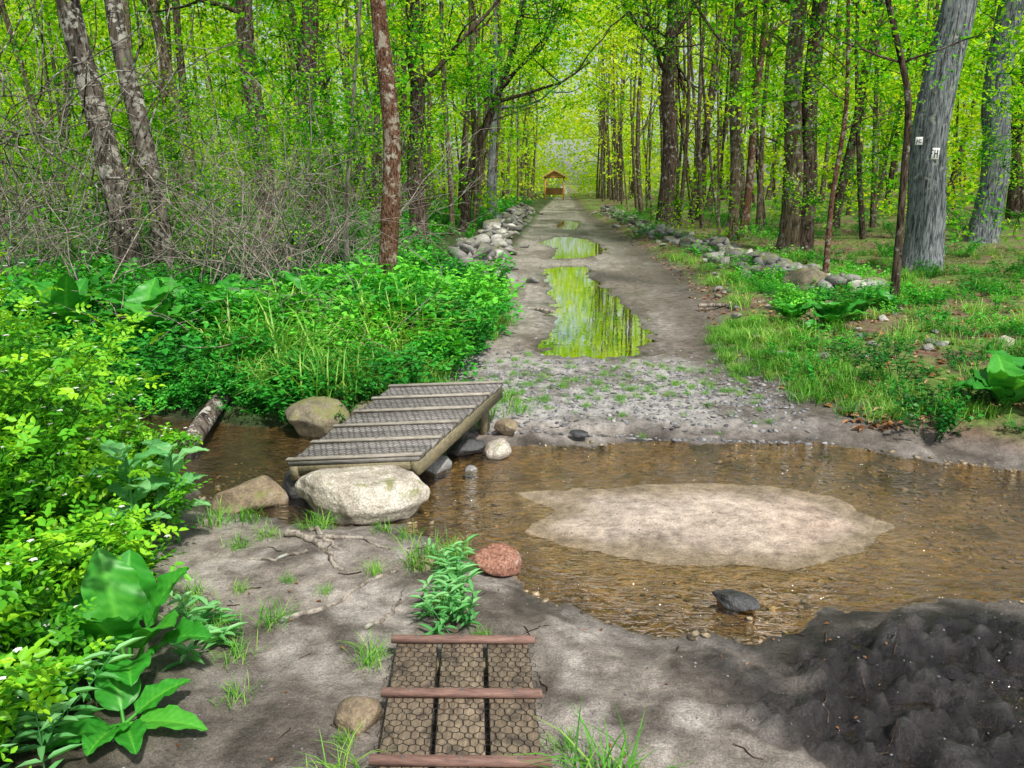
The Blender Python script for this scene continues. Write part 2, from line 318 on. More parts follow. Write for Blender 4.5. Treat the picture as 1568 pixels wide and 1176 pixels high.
def tube(acc,P,R,sides=6,a=.5,wob=0,cap=True):
    P=np.asarray(P,float); n=len(P); R=np.broadcast_to(R,(n,))
    T=nrm(np.gradient(P,axis=0)); ref=np.array([1.,0,0]) if abs(T[:,0]).mean()<.8 else np.array([0,1.,0])
    U=nrm(np.cross(T,ref)); W=np.cross(T,U); th=np.arange(sides)/sides*2*math.pi
    k=np.ones((n,sides))
    if wob: k=k+wob*rng.normal(size=(1,sides))+wob*.6*rng.normal(size=(n,sides))
    V=P[:,None]+(R[:,None]*k)[...,None]*(np.cos(th)[None,:,None]*U[:,None]+np.sin(th)[None,:,None]*W[:,None])
    i=np.arange(n-1)[:,None]*sides; j=np.arange(sides)[None]; j2=(j+1)%sides
    q=np.stack([i+j,i+j2,i+sides+j2,i+sides+j],-1).reshape(-1,4)
    acc.add(V,q,None,a)
    if cap:
        acc.add(np.concatenate([V[-1],P[-1:]+T[-1]*R[-1]*.3]),None,[(c,(c+1)%sides,sides) for c in range(sides)],a)
        acc.add(np.concatenate([V[0],P[:1]-T[0]*R[0]*.3]),None,[((c+1)%sides,c,sides) for c in range(sides)],a)
def wander(start,d,length,n=7,w=.15,up=.0):
    P=[np.array(start,float)]; d=np.array(d,float); d/=np.linalg.norm(d)
    for i in range(n-1):
        d=d+rng.normal(size=3)*w; d[2]+=up; d/=np.linalg.norm(d); P.append(P[-1]+d*length/(n-1))
    return np.array(P),d
def limb(acc,start,d,length,r,depth,tips,w=.16,up=.05,sides=6,kids=3):
    P,de=wander(start,d,length,7,w,up); tube(acc,P,np.linspace(r,r*.35,7),sides,cap=False)
    tips.append((P[-1],de))
    if depth>0:
        for i in range(kids):
            t=rng.uniform(.35,.95); k=int(t*6); dd=nrm(de+rng.normal(size=3)*.75)
            limb(acc,P[k],dd,length*rng.uniform(.4,.65),r*.5,depth-1,tips,w,up,max(3,sides-2),kids)
    elif depth==0: tips.append((P[4],de))
def seeded(f):
    def g_(seed,*a,**k):
        global rng; keep=rng; rng=np.random.default_rng(seed); r=f(*a,**k); rng=keep; return r
    return g_
@seeded
def spray(R=.9,nc=16,per=11,ls=.09,flat=.55,lod=1,twig=True):
    A=Acc(); C=rng.normal(size=(nc,3))*np.array([R*.55,R*.55,R*.55*flat])
    for c in C:
        if twig: tube(A,[(0,0,0),c*.5+rng.normal(size=3)*.05,c],[.008,.006,.003],3,0,cap=False)
        P=c+rng.normal(size=(per,3))*np.array([.15,.15,.08]); Nn=randdir(per,1.3,.6); D=rng.normal(size=(per,3)); D[:,2]-=.3
        s_=rng.uniform(.7,1.25,per)*ls
        leaves(A,P,np.cross(Nn,nrm(D)),Nn,s_,s_*.75,np.clip(rng.normal(.5,.2)+rng.normal(0,.12,per),0,1),lod=lod)
    return A
@seeded
def clump(r=.34,H=.45,n=300,ls=.055,wr=.62,lod=0,k=24):
    A=Acc(); per=n//k
    for i in range(k):
        a=rng.uniform(0,6.28); rr=r*math.sqrt(rng.random()); hh=H*rng.uniform(.45,1.1)*(1-.35*rr/r)
        b=np.array([rr*.5*math.cos(a),rr*.5*math.sin(a),0]); t=np.array([rr*1.25*math.cos(a),rr*1.25*math.sin(a),hh])
        mid=(b+t)/2+np.array([0,0,hh*.15]); tube(A,[b,mid,t],[.004,.003,.002],3,.1,cap=False)
        u=rng.uniform(.3,1,per)**.7; P=(1-u)[:,None]**2*b+2*(u*(1-u))[:,None]*mid+(u**2)[:,None]*t+rng.normal(size=(per,3))*.02
        th=rng.uniform(0,6.28,per); D=np.stack([np.cos(th),np.sin(th),rng.uniform(-.3,.5,per)],-1)
        Nn=randdir(per,1.6,.5); s_=rng.uniform(.6,1.2,per)*ls
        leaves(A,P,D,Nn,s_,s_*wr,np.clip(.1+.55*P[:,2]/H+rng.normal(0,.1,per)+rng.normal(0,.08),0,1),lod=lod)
    return A
def blades(acc,P,Hh,bw,lean,a):
    n=len(P); th=rng.uniform(0,6.28,n); d=np.stack([np.cos(th),np.sin(th),0*th],-1); sd=np.stack([-np.sin(th),np.cos(th),0*th],-1)
    Hh=np.broadcast_to(Hh,(n,))*rng.uniform(.6,1.2,n); le=np.broadcast_to(lean,(n,))*rng.uniform(.3,1.4,n)
    vs=[]
    for t,w in((0,.8),(.35,1.),(.7,.7)):
        c=P+d*(le*t**2*Hh)[:,None]+np.array([0,0,1.])*(Hh*(t-.35*le*t*t))[:,None]
        vs+= [c-sd*bw*w/2,c+sd*bw*w/2]
    vs.append(P+d*(le*Hh)[:,None]+np.array([0,0,1.])*(Hh*(1-.45*le))[:,None])
    V=np.stack(vs,1); b=np.arange(n)[:,None]*7
    acc.add(V.reshape(-1,3),np.concatenate([b+np.array([[0,1,3,2]]),b+np.array([[2,3,5,4]])]),b+np.array([[4,5,6]]),np.repeat(np.broadcast_to(a,(n,)),7))
@seeded
def tuft(n=60,H=.18,bw=.006,r=.06,lean=.8):
    A=Acc(); P=rng.normal(size=(n,3))*r; P[:,2]=0; blades(A,P,H,bw,lean,np.clip(rng.normal(.5,.2,n),0,1)); return A
def bake(name,items,mat):
    A=Acc()
    for tp,loc,rot,s_,off in items:
        V,Q,T,a=tp
        R=np.array(Matrix.Rotation(rot[2],3,'Z')@Matrix.Rotation(rot[1],3,'Y')@Matrix.Rotation(rot[0],3,'X'))
        A.add((V*s_)@R.T+np.array(loc),Q,T,np.clip(a+off,0,1))
    return A.obj(name,mat)
SPm=[spray(20+i).mesh('leafy_branch',M_treei) for i in range(5)]
SPt=[spray(20+i,ls=.085,nc=15).pack() for i in range(6)]
SPs=[spray(30+i,ls=.05,R=.6,nc=12,per=10).pack() for i in range(4)]
SPFt=[spray(40+i,R=1.0,nc=15,per=8,ls=.13,twig=False).pack() for i in range(6)]
CLa=[clump(60+i).pack() for i in range(4)]+[clump(70+i,r=.3,H=.6,n=260,ls=.085,wr=.5).pack() for i in range(2)]
CLb=[clump(60+i,n=210,ls=.065,lod=1,k=20).pack() for i in range(4)]
TF=[tuft(80+i).pack() for i in range(3)]+[tuft(90,60,.34,.009,.08,.9).pack()]
def rock_mesh(name,mat,seed,dims,cuts=9,sub=3,rough=.05,hard=.95):
    import bmesh
    r=np.random.default_rng(seed); bm=bmesh.new(); bmesh.ops.create_icosphere(bm,subdivisions=sub,radius=1)
    V=np.array([v.co[:] for v in bm.verts])
    for i in range(cuts):
        n=nrm(r.normal(size=3)*np.array([1,1,.9])); dd=r.uniform(.55,.82); k=V@n; V=V-np.where(k>dd,(k-dd)*hard,0)[:,None]*n
    ph=r.uniform(0,6,3)
    for f,am in((2.3,.06),(5,.035),(11,.02),(23,.009)):
        V=V*(1+rough/.05*am*(np.sin(V[:,0]*f+ph[0])*np.sin(V[:,1]*f*1.1+ph[1])+np.sin(V[:,2]*f+ph[2])*.6))[:,None]
    V=V*np.array(dims)/2
    for v,c in zip(bm.verts,V): v.co=c
    me=bpy.data.meshes.new(name); bm.to_mesh(me); bm.free(); me.materials.append(mat)
    me.polygons.foreach_set('use_smooth',np.ones(len(me.polygons),bool)); return me
def rock_arrays(seed,sub=2,cuts=7):
    me=rock_mesh('tmp',M_litter,seed,(2,2,2),cuts,sub); V=np.array([v.co[:] for v in me.vertices]); T=np.array([p.vertices[:] for p in me.polygons]); bpy.data.meshes.remove(me); return V,T
RA=[rock_arrays(100+i) for i in range(8)]; RS=[rock_arrays(130+i,1,5) for i in range(6)]
def scatter_rocks(acc,P,dims,lib,a,tilt=.3):
    for p,d,aa in zip(P,dims,a):
        V,T=lib[rng.integers(len(lib))]; e=rng.normal(size=3)*tilt
        R=np.array(Matrix.Rotation(rng.uniform(0,6.28),3,'Z')@Matrix.Rotation(e[0],3,'X')@Matrix.Rotation(e[1],3,'Y'))
        acc.add((V*np.array(d)/2)@R.T+p,None,T,aa)

# ---------------------------------------------------------------- trees
def make_tree(name,base,ctrl,r,height,mat,limbs=7,hmin=5,lscale=1.,nspray=16,sides=14,flare=.5,limblen=3.2,kids=3,extra=[]):
    x,y=base; z0=tz(x,y)-.08; root=empty(name,(x,y,z0))
    zs=np.array([0]+[c[2] for c in ctrl]+[height]); last=ctrl[-1] if ctrl else (0,0,1)
    fx=last[0]*1.0+rng.normal()*.5; fy=last[1]+rng.normal()*.5
    cx=np.array([0]+[c[0] for c in ctrl]+[fx+last[0]*(.4)]); cy=np.array([0]+[c[1] for c in ctrl]+[fy])
    n=34; t=np.linspace(0,1,n)**1.35*height
    px=np.interp(t,zs,cx); py=np.interp(t,zs,cy)
    kx=np.array([.25,.5,.25])
    for _ in range(3):
        px[1:-1]=np.convolve(px,kx,'valid'); py[1:-1]=np.convolve(py,kx,'valid')
    P=np.stack([px+.25*r*np.sin(t*1.3+x),py,t],-1)
    R=r*(1-.72*(t/height)**1.1)*(1+flare*np.exp(-t/.35))
    A=Acc(); tube(A,P,R,sides,wob=.05); tips=[]
    for i in range(limbs):
        hh=rng.uniform(hmin,height*.97); k=np.searchsorted(t,hh)-1; th=rng.uniform(0,6.28)
        f=1-.6*(hh-hmin)/(height-hmin+.1)
        limb(A,P[k],(math.cos(th),math.sin(th),rng.uniform(.2,.8)),limblen*f*rng.uniform(.7,1.2),R[k]*.42,1,tips,kids=kids)
    for (hh,dx,dy,dz,ln,rr) in extra:
        k=np.searchsorted(t,hh)-1; limb(A,P[k],(dx,dy,dz),ln,rr,1,tips,kids=kids)
    tips.append((P[-1],np.array([0,0,1.])))
    A.obj('trunk_and_limbs',mat,root,smooth=True)
    rng.shuffle(tips)
    for i in range(nspray):
        p,d=tips[i%len(tips)]; o=mkobj('foliage_%d'%i,SPm[rng.integers(len(SPm))],root); o.location=Vector(p+rng.normal(size=3)*.3)
        o.rotation_euler=(rng.normal()*.3,rng.normal()*.3,rng.uniform(0,6.28)); s_=lscale*rng.uniform(.8,1.3); o.scale=(s_,s_,s_)
    return root
make_tree('lichen_covered_tree',(-7.4,13.3),[(-.3,0,2.4),(-.55,0,4.8)],.22,14,M_barkL,limbs=7,nspray=10,hmin=4.5)
make_tree('lichen_covered_tree',(-6.95,13.6),[(-.25,.1,2.4),(-.5,.1,4.8)],.17,13,M_barkL,limbs=6,nspray=9,hmin=4)
make_tree('oak_tree',(-7.8,21),[(-.1,0,3),(-.25,0,6.3)],.25,17,M_barkD,limbs=8,nspray=15)
make_tree('oak_tree',(-7.2,23.1),[(.0,0,3),(.15,0,6.5)],.30,18,M_barkD,limbs=9,nspray=16)
make_tree('young_red_maple_tree',(-2.45,10.97),[(.10,0,1.2),(.14,0,2.4),(-.02,0,4.1)],.135,11,M_barkR,limbs=6,hmin=5.5,nspray=9,sides=16,flare=.25)
make_tree('oak_tree',(-4.0,22.2),[(0,0,3),(.05,0,6.5)],.23,17,M_barkD,limbs=8,nspray=18,hmin=4)
make_tree('beech_tree',(-3.37,38.9),[(0,0,5)],.24,18,M_barkG,limbs=8,nspray=16,lscale=1.2)
make_tree('maple_tree',(-3.6,29),[(.5,0,3),(2.0,0,6.5)],.17,13,M_barkD,limbs=6,nspray=34,hmin=3.5,lscale=1.1,extra=[(4.5,.8,-.4,.3,3.6,.07),(5.2,.9,-.2,.5,4,.07),(5,.3,-.9,.2,3.5,.06)])
make_tree('oak_tree',(4.06,31.6),[(-.1,0,4),(-.2,0,8)],.30,20,M_barkD,limbs=10,nspray=18,lscale=1.2)
make_tree('maple_tree',(5.25,25),[(-.15,0,3),(-.35,0,7)],.18,17,M_barkY,limbs=8,nspray=15)
make_tree('maple_tree',(5.75,26),[(.1,0,3),(.2,0,7)],.13,15,M_barkR,limbs=7,nspray=12)
make_tree('twin_trunk_oak_tree',(5.75,20.7),[(-.1,0,3),(-.3,0,6)],.24,17,M_barkY,limbs=8,nspray=15)
make_tree('twin_trunk_oak_tree',(6.15,20.9),[(-.05,0,3),(-.15,0,6)],.22,17,M_barkD,limbs=8,nspray=15)
make_tree('sapling',(4.58,14),[(-.05,0,1.5),(.05,0,3),(-.1,0,5)],.05,7,M_barkR,limbs=9,hmin=2,nspray=10,limblen=1.2,lscale=.6,sides=8)
make_tree('maple_tree',(9.9,30),[(.3,0,3),(.9,0,8)],.17,16,M_barkD,limbs=8,nspray=15)
make_tree('bent_sapling',(4.94,11.95),[(-.05,0,1),(-.13,0,2.2),(-.12,0,3.0),(-.36,0,3.5),(-.62,0,4.4)],.06,9,M_barkD,limbs=10,hmin=2.6,nspray=12,limblen=1.5,lscale=.6,sides=9)
make_tree('large_ash_tree',(7.2,16.6),[(.0,0,2.5),(.1,0,5.5)],.36,20,M_barkG,limbs=9,nspray=16,sides=24,flare=.3,hmin=6)
make_tree('large_ash_tree',(11.7,23),[(-.1,0,3),(-.25,0,6)],.38,20,M_barkG,limbs=9,nspray=16,sides=20,flare=.3)
make_tree('slender_tree',(-3.75,13.5),[(.15,0,2.0),(.45,0,4.5)],.045,8,M_twig,limbs=8,hmin=1.8,nspray=6,limblen=1.4,lscale=.6,sides=7)

A=Acc(); B=Acc()
cnt=0
while cnt<400:
    y=18+80*rng.random()**.8; x=rng.uniform(-1,1)*(.72*y+7)
    if -3.4<x<4.6: continue
    if y<26 and abs(x)<9: continue
    z=tz(x,y); r=rng.choice([.04,.06,.09,.13,.18])*rng.uniform(.8,1.2); H=rng.uniform(11,20); n=9
    t=np.linspace(0,1,n)*H; lx=rng.normal()*.07; ly=rng.normal()*.05; cu=rng.normal()*.4
    P=np.stack([x+lx*t+cu*np.sin(t/H*3),y+ly*t,z-.1+t],-1)
    a=A if rng.random()<.5 else B
    tube(a,P,r*(1-.7*t/H)*(1+.3*np.exp(-t/.4)),7,cap=False)
    for j in range(rng.integers(3,7)):
        k=rng.integers(2,8); th=rng.uniform(0,6.28); limb(a,P[k],(math.cos(th),math.sin(th),rng.uniform(.2,1)),rng.uniform(1.2,3.2),r*.3,0,[],sides=4)
    cnt+=1
for sd in(-1,1):
    for i in range(30):
        y=rng.uniform(26,88); x=(-3.1 if sd<0 else 3.6)+sd*abs(rng.normal())*1.3; r=rng.uniform(.05,.14); H=rng.uniform(11,18); t=np.linspace(0,1,9)*H
        P=np.stack([x-sd*.06*t*rng.random()+.2*np.sin(t*.4+i),y+0*t,t],-1); tube(B,P,r*(1-.7*t/H),7,cap=False)
        for j in range(5):
            k=rng.integers(2,8); th=rng.uniform(0,6.28); limb(B,P[k],(math.cos(th)-sd*.4,math.sin(th),rng.uniform(.2,1)),rng.uniform(1.5,3.2),r*.35,0,[],sides=4)
R_=empty('distant_trees'); A.obj('dark_trunks',M_barkD,R_,True); B.obj('brown_trunks',M_barkY,R_,True)

# forest foliage
it1=[];it2=[]; cnt=0
def rr3(a=.35): return (rng.normal()*a,rng.normal()*a,rng.uniform(0,6.28))
def clearT1(x,y,w=.045): return y<13.2 and (abs(x/y+.553)<w or abs(x/y+.515)<w*.7)
while cnt<2750:
    y=13+85*rng.random()**.85; x=rng.uniform(-1,1)*(.70*y+6); z=.8+(0.225*y+3.6)*rng.random()**.85
    s_=(.75+y/55)*rng.uniform(.7,1.3)
    if -3.0<x<3.8 and z<5.2+.03*y: continue
    if -2.5<x<3.2 and (y<20): continue
    if y<22 and x<-2 and z<4 and rng.random()<.6: continue
    if y<18 and x>0 and z<3.5: continue
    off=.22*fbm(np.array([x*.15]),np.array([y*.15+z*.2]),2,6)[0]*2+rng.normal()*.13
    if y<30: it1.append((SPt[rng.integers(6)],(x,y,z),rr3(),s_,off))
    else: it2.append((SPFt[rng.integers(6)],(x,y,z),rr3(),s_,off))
    cnt+=1
for i in range(190):
    y=rng.uniform(11.5,19); x=rng.uniform(-11,-3)
    if clearT1(x,y,.07): continue
    it1.append((SPs[rng.integers(4)],(x,y,rng.uniform(.6,3.4)),rr3(),rng.uniform(.7,1.2),rng.normal()*.12))
for i in range(60):
    y=rng.uniform(11,19); x=rng.uniform(3.6,11)
    if abs(x/y-.425)<.05 and y<17: continue
    it1.append((SPs[rng.integers(4)],(x,y,rng.uniform(1.5,4.5)),rr3(),rng.uniform(.7,1.2),rng.normal()*.12+.1))
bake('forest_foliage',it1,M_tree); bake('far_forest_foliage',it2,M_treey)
items=[]
for i in range(900):
    x=rng.uniform(-95,95); y=rng.uniform(98,122)-abs(x)*.12; z=rng.random()**.8*24; items.append((SPFt[rng.integers(6)],(x,y,z),rr3(),rng.uniform(2.6,4.2),rng.normal()*.15+.1))
for i in range(150):
    x=rng.uniform(-9,10); y=rng.uniform(92,104); z=rng.random()*9; 
    if abs(x+.2)<2.6 and y<97: continue
    items.append((SPFt[rng.integers(6)],(x,y,z),rr3(),rng.uniform(1.8,2.6),rng.normal()*.12+.35))
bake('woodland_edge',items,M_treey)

# undergrowth
def fill(items,n,x0,x1,y0,y1,lib,s0,s1,cond=None,offb=0):
    c=0
    while c<n:
        x=rng.uniform(x0,x1,400); y=rng.uniform(y0,y1,400); ok=(sdf(x,y,STREAM)>.06)&((x<PLx(y)-.18)|(x>PRx(y)+.2))
        if cond is not None: ok&=cond(x,y)
        x=x[ok];y=y[ok]
        if len(x)==0: continue
        z=terr(x,y); of=fbm(x*.7,y*.7,3,12)*.6+offb; sf=1+.5*fbm(x*.9,y*.9,2,15)
        for i in range(min(len(x),n-c)):
            items.append((lib[rng.integers(len(lib))],(x[i],y[i],z[i]-.03),rr3(.12),rng.uniform(s0,s1)*sf[i],of[i]+rng.normal()*.09)); c+=1
wallfree=lambda x,y:(x<-2.75)|(y<14.3)
items=[]
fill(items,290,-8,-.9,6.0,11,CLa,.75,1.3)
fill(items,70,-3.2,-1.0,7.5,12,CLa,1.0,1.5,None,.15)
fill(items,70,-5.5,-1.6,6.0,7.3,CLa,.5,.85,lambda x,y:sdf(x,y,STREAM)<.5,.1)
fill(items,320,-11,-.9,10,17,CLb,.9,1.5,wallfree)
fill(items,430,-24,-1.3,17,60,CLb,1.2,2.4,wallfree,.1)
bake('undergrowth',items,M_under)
items=[]
fill(items,320,2.2,12,5.6,16,CLb,.35,.8,lambda x,y:fbm(x*.8,y*.8,3,9)>-.12,.1)
fill(items,80,2.5,5.5,10,18,CLb,.4,.75,lambda x,y:(x>3.0),.15)
fill(items,420,2.4,26,16,60,CLb,.5,1.3,lambda x,y:fbm(x*.35,y*.35,3,9)>-.15,.2)
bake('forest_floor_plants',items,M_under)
items=[]
fill(items,380,2.3,13,5.8,20,TF[:3],.7,1.6,None,.12)
fill(items,80,-3.2,-1.5,6.5,9,TF,1.4,2.4,None,.2)
fill(items,70,-2.2,-1.1,6.3,8,TF,.9,1.6,None,.15)
def pt(x,y,lib,s_): items.append((lib[rng.integers(len(lib))],(x,y,tz(x,y)-.01),rr3(.1),s_,rng.normal()*.12))
for i in range(190):
    y=rng.uniform(6.0,10.5); x=float(PRx(y))+rng.uniform(-.1,.9); pt(x,y,TF[:3],rng.uniform(.5,1.1))
for i in range(90):
    y=rng.uniform(6.2,16); x=float(PLx(y))-rng.uniform(-.05,.4); pt(x,y,TF,rng.uniform(.6,1.1))
for i in range(260):
    y=rng.normal(7.4,.55); x=rng.uniform(-.9,1.8); pt(x,y,TF[:3],rng.uniform(.18,.42))
for (x,y,s_) in[(-.8,6.0,1.2),(-.6,6.2,1.1),(-.35,6.35,.9),(-.95,6.6,1.4),(-.5,6.7,1.),(-1.45,4.12,.5),(-1.35,4.05,.4),(-1.0,4.1,.5),(-.85,4.0,.5),(-1.7,3.75,.6),(-1.6,3.9,.6),(-.62,3.75,.8),(-.7,3.6,.6),(-.55,3.85,.7),(-1.3,2.75,.6),(-1.45,2.9,.7),(-1.2,2.5,.5),(-.5,3.2,.6),(-.75,2.75,.4),(0.10,2.15,.7),(.17,2.05,.8),(0.04,2.3,.5),(-.72,2.3,.35),(-.68,2.1,.5),(-1.8,4.15,.8),(-1.95,4.0,.9),(-1.1,3.3,.35),(-.9,3.5,.3),(-1.3,3.4,.35),(.9,2.05,.3),(-1.5,3.3,.4),(-1.25,3.0,.4),(-.3,2.95,.4),(-1.7,3.2,.7),(-1.65,3.05,.6)]:
    pt(x,y,TF,s_)
bake('grass',items,M_grass)

# ---------------------------------------------------------------- bramble thicket (bare twigs)
A=Acc()
for i in range(360):
    x=rng.uniform(-11,-3.2); y=rng.uniform(9.5,16); z=tz(x,y); th=rng.uniform(0,6.28); L_=rng.uniform(1.5,4.4)
    if clearT1(x,y,.06): continue
    P,d=wander((x,y,z),(math.cos(th)*.5,math.sin(th)*.5,1),L_,11,.2,-.05)
    r=rng.uniform(.006,.015); tube(A,P,np.linspace(r,r*.3,11),4,cap=False)
    for j in range(6):
        k=rng.integers(3,10); P2,_=wander(P[k],nrm(d+rng.normal(size=3)),rng.uniform(.4,1.3),6,.25,-.05); tube(A,P2,np.linspace(r*.5,r*.2,6),3,cap=False)
for i in range(70):
    x=rng.uniform(-5,-1.4); y=rng.uniform(6.8,10); P,d=wander((x,y,tz(x,y)+rng.uniform(.2,.5)),(rng.normal(),rng.normal(),.5),rng.uniform(.4,.9),8,.2,-.05); tube(A,P,np.linspace(.005,.002,8),3,cap=False)
A.obj('bramble_thicket',M_twig)
A=Acc()
for i in range(110):
    x=rng.uniform(-9.5,-6.6); y=rng.uniform(9.5,13); P,d=wander((x,y,tz(x,y)+rng.uniform(0,3)),rng.normal(size=3)+np.array([0,0,.8]),rng.uniform(2,5),12,.22,.02)
    r=rng.uniform(.006,.02); tube(A,P,np.linspace(r,r*.5,12),4,cap=False)
A.obj('vine_tangle',M_barkL)

# ---------------------------------------------------------------- foreground shrub
def shrub(name,region,ncane,mat,hfun,ls,flowers=0):
    A=Acc(); Fl=Acc(); root=empty(name); c=0
    while c<ncane:
        x,y=rng.uniform(region[0],region[1]),rng.uniform(region[2],region[3])
        hh=hfun(x,y)
        if hh<=.08: continue
        z=tz(x,y); th=rng.uniform(-1.9,1.3); L_=hh*rng.uniform(.8,1.45); of=rng.normal()*.14
        P,d=wander((x,y,z),(math.cos(th)*.35,math.sin(th)*.35,1),L_,12,.10,-.06)
        tube(A,P,np.linspace(.006,.002,12),4,.05,cap=False)
        for k in range(3,12):
            for m in range(3):
                ax=nrm(rng.normal(size=3)*np.array([1,1,.4])+np.array([0,0,.15])); ln=rng.uniform(.07,.13)
                up=nrm(np.array([0,0,1.])+rng.normal(size=3)*.45); sd=nrm(np.cross(ax,up))
                b=P[k]+ (P[k]-P[k-1])*rng.random()
                pp=[];dd=[]
                for q,(tt,s1) in enumerate(((.45,1),(.45,-1),(.75,1),(.75,-1),(1,0))):
                    pp.append(b+ax*ln*tt); dd.append(nrm(ax*(.55 if s1 else 1)+sd*s1*.8))
                s_=ls*rng.uniform(.6,1.3)
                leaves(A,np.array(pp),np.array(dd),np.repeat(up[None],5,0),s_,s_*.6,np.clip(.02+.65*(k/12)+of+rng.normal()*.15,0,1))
        if rng.random()<flowers:
            for q in range(3):
                ce=P[-1-q]+rng.normal(size=3)*.03+np.array([0,0,.02]); a=np.arange(5)*1.256; D=np.stack([np.cos(a),np.sin(a),.25+0*a],-1); leaves(Fl,np.repeat(ce[None],5,0),D,np.repeat(np.array([[0,0,1.]]),5,0),.014,.013,.9)
        c+=1
    A.obj('leaves_and_canes',mat,root)
    if flowers: Fl.obj('blossoms',M_flower,root)
    return root
def h1(x,y):
    e=float(np.interp(y,[1.2,2.1,2.7,3.0,3.3,4.1,4.7],[-1.6,-1.70,-1.93,-1.92,-1.98,-2.30,-2.6]))+.12*math.sin(y*9)
    d=e-x
    return 0 if d<0 else min(1.15,.28+.9*d+.15*math.sin(x*5+y*3))*float(np.interp(y,[1,2.2,3.2,4.0,4.8],[.6,.75,1,.85,.5]))
shrub('wild_rose_shrub',(-3.9,-1.45,1.2,4.75),640,M_shrub,h1,.038,.35)

# ---------------------------------------------------------------- skunk cabbage and herbs
def bigleaf(acc,base,th,L,Wd,el,a,curl=.7,stalk=.12):
    nu,nv=18,13; d=np.array([math.cos(th),math.sin(th),0]); sd=np.array([-math.sin(th),math.cos(th),0]); up=np.array([0,0,1.])
    V=[];e=el; p=np.array(base,float)+ (d*math.cos(el)+up*math.sin(el))*stalk; ph=rng.uniform(0,6)
    tube(acc,[base,p],[.008,.006],6,min(1,a+.1),cap=False)
    av=[]
    for i in range(nu):
        t=i/(nu-1); w=Wd*.5*(math.sin(math.pi*min(1,t**.66*.985+.015))**.75)*(1+.05*math.sin(t*14+ph))+.003
        T=d*math.cos(e)+up*math.sin(e); Nn=-d*math.sin(e)+up*math.cos(e)
        for j in range(nv):
            s_=(j/(nv-1)*2-1); vein=math.cos(t*60-abs(s_)*9)
            q=p+sd*w*s_+Nn*(abs(s_)*w*.30+.14*w*math.sin(t*19+abs(s_)*4+ph+(2 if s_>0 else 0))*abs(s_)**1.5+.022*Wd*vein*(abs(s_)>.1)) 
            V.append(q); av.append(a+(.35 if abs(s_)<.09 else 0)+.10*vein-.12*abs(s_))
        p=p+T*L/(nu-1); e-=curl/(nu-1)
    i=np.arange(nu-1)[:,None]*nv; j=np.arange(nv-1)[None]; q=np.stack([i+j,i+j+1,i+nv+j+1,i+nv+j],-1).reshape(-1,4)
    acc.add(np.array(V),q,None,np.clip(np.array(av)+.04*rng.normal(size=len(V)),0,1))
def cabbage(x,y,n=9,L=.38,Wd=.24,name='skunk_cabbage_plant',z=None,els=(.5,1.3)):
    A=Acc(); z=tz(x,y) if z is None else z
    for i in range(n):
        th=i/n*6.28+rng.normal()*.25; el=rng.uniform(*els); bigleaf(A,(x,y,z-.01),th,L*rng.uniform(.7,1.15),Wd*rng.uniform(.75,1.1),el,np.clip(rng.normal(.5,.18),.1,.85),curl=rng.uniform(.5,1.4),stalk=.09)
    return A.obj(name,M_cab,smooth=True)
A=Acc(); bx,by=-1.66,2.6; bz=tz(bx,by)
for th,L_,w,el,cu,a in [(-1.4,.26,.22,1.2,.6,.6),(-.5,.28,.21,1.0,.8,.7),(-2.3,.28,.21,1.0,.8,.5),(.6,.28,.21,1.2,.6,.6),(1.9,.30,.22,1.2,.6,.5),(-1.0,.22,.17,.65,1.0,.5),(-1.9,.22,.17,.5,.9,.4),(3.0,.3,.2,.9,.8,.5),(2.4,.32,.22,1.35,.4,.7),(-.1,.24,.17,.7,.9,.45),(-2.9,.26,.18,.7,.9,.4)]:
    bigleaf(A,(bx+.04*math.cos(th),by+.04*math.sin(th),bz),th,L_,w,el,a,curl=cu,stalk=.13)
A.obj('skunk_cabbage_plant',M_cab,smooth=True)
A=Acc()
for th,L_,w,el,a in[(-.05,.26,.11,.25,.8),(-.9,.2,.10,.4,.5),(-2.2,.24,.13,.4,.45),(.8,.2,.11,.5,.6),(-1.5,.2,.12,.5,.6),(2.2,.24,.14,.8,.5)]: bigleaf(A,(-1.5,2.28,tz(-1.5,2.28)+.01),th,L_,w,el,a,curl=.6,stalk=.05)
A.obj('skunk_cabbage_plant',M_cab,smooth=True)
for x,y,n,L_,w in[(3.33,9.8,12,.44,.30),(2.95,10.2,8,.36,.25),(3.8,10.3,8,.34,.23),(4.5,11.1,7,.3,.2),(3.5,6.2,12,.46,.32),(3.95,6.5,10,.5,.32),(2.9,9.3,5,.2,.14)]:
    cabbage(x,y,n,L_,w,els=(.7,1.3))
for x,y,n,L_,w in[(-4.6,8.3,9,.6,.34),(-4.0,9.2,8,.55,.3),(-4.9,9.6,8,.6,.32),(-3.6,8.6,8,.55,.3),(-5.7,8.8,9,.6,.34),(-6.2,10,8,.6,.34),(-3.3,9.8,7,.5,.26),(-5.2,7.9,8,.6,.34),(-4.2,7.8,8,.5,.3),(-2.9,8.6,8,.5,.28)]:
    cabbage(x,y,n,L_,w,z=tz(x,y)+.18)
def hellebore(x,y,h,name='false_hellebore_plant'):
    A=Acc(); z=tz(x,y)
    tube(A,[(x,y,z),(x+.02,y-.02,z+h)],[.012,.006],6,.4)
    for i in range(11):
        t=.3+.7*i/10; bigleaf(A,(x,y,z+h*t),i*2.4,.2,.10,.75,rng.uniform(.5,.95),curl=1.0,stalk=.02)
    A.obj(name,M_mint,smooth=True)
hellebore(-2.02,3.75,.5); hellebore(-2.08,3.45,.55)
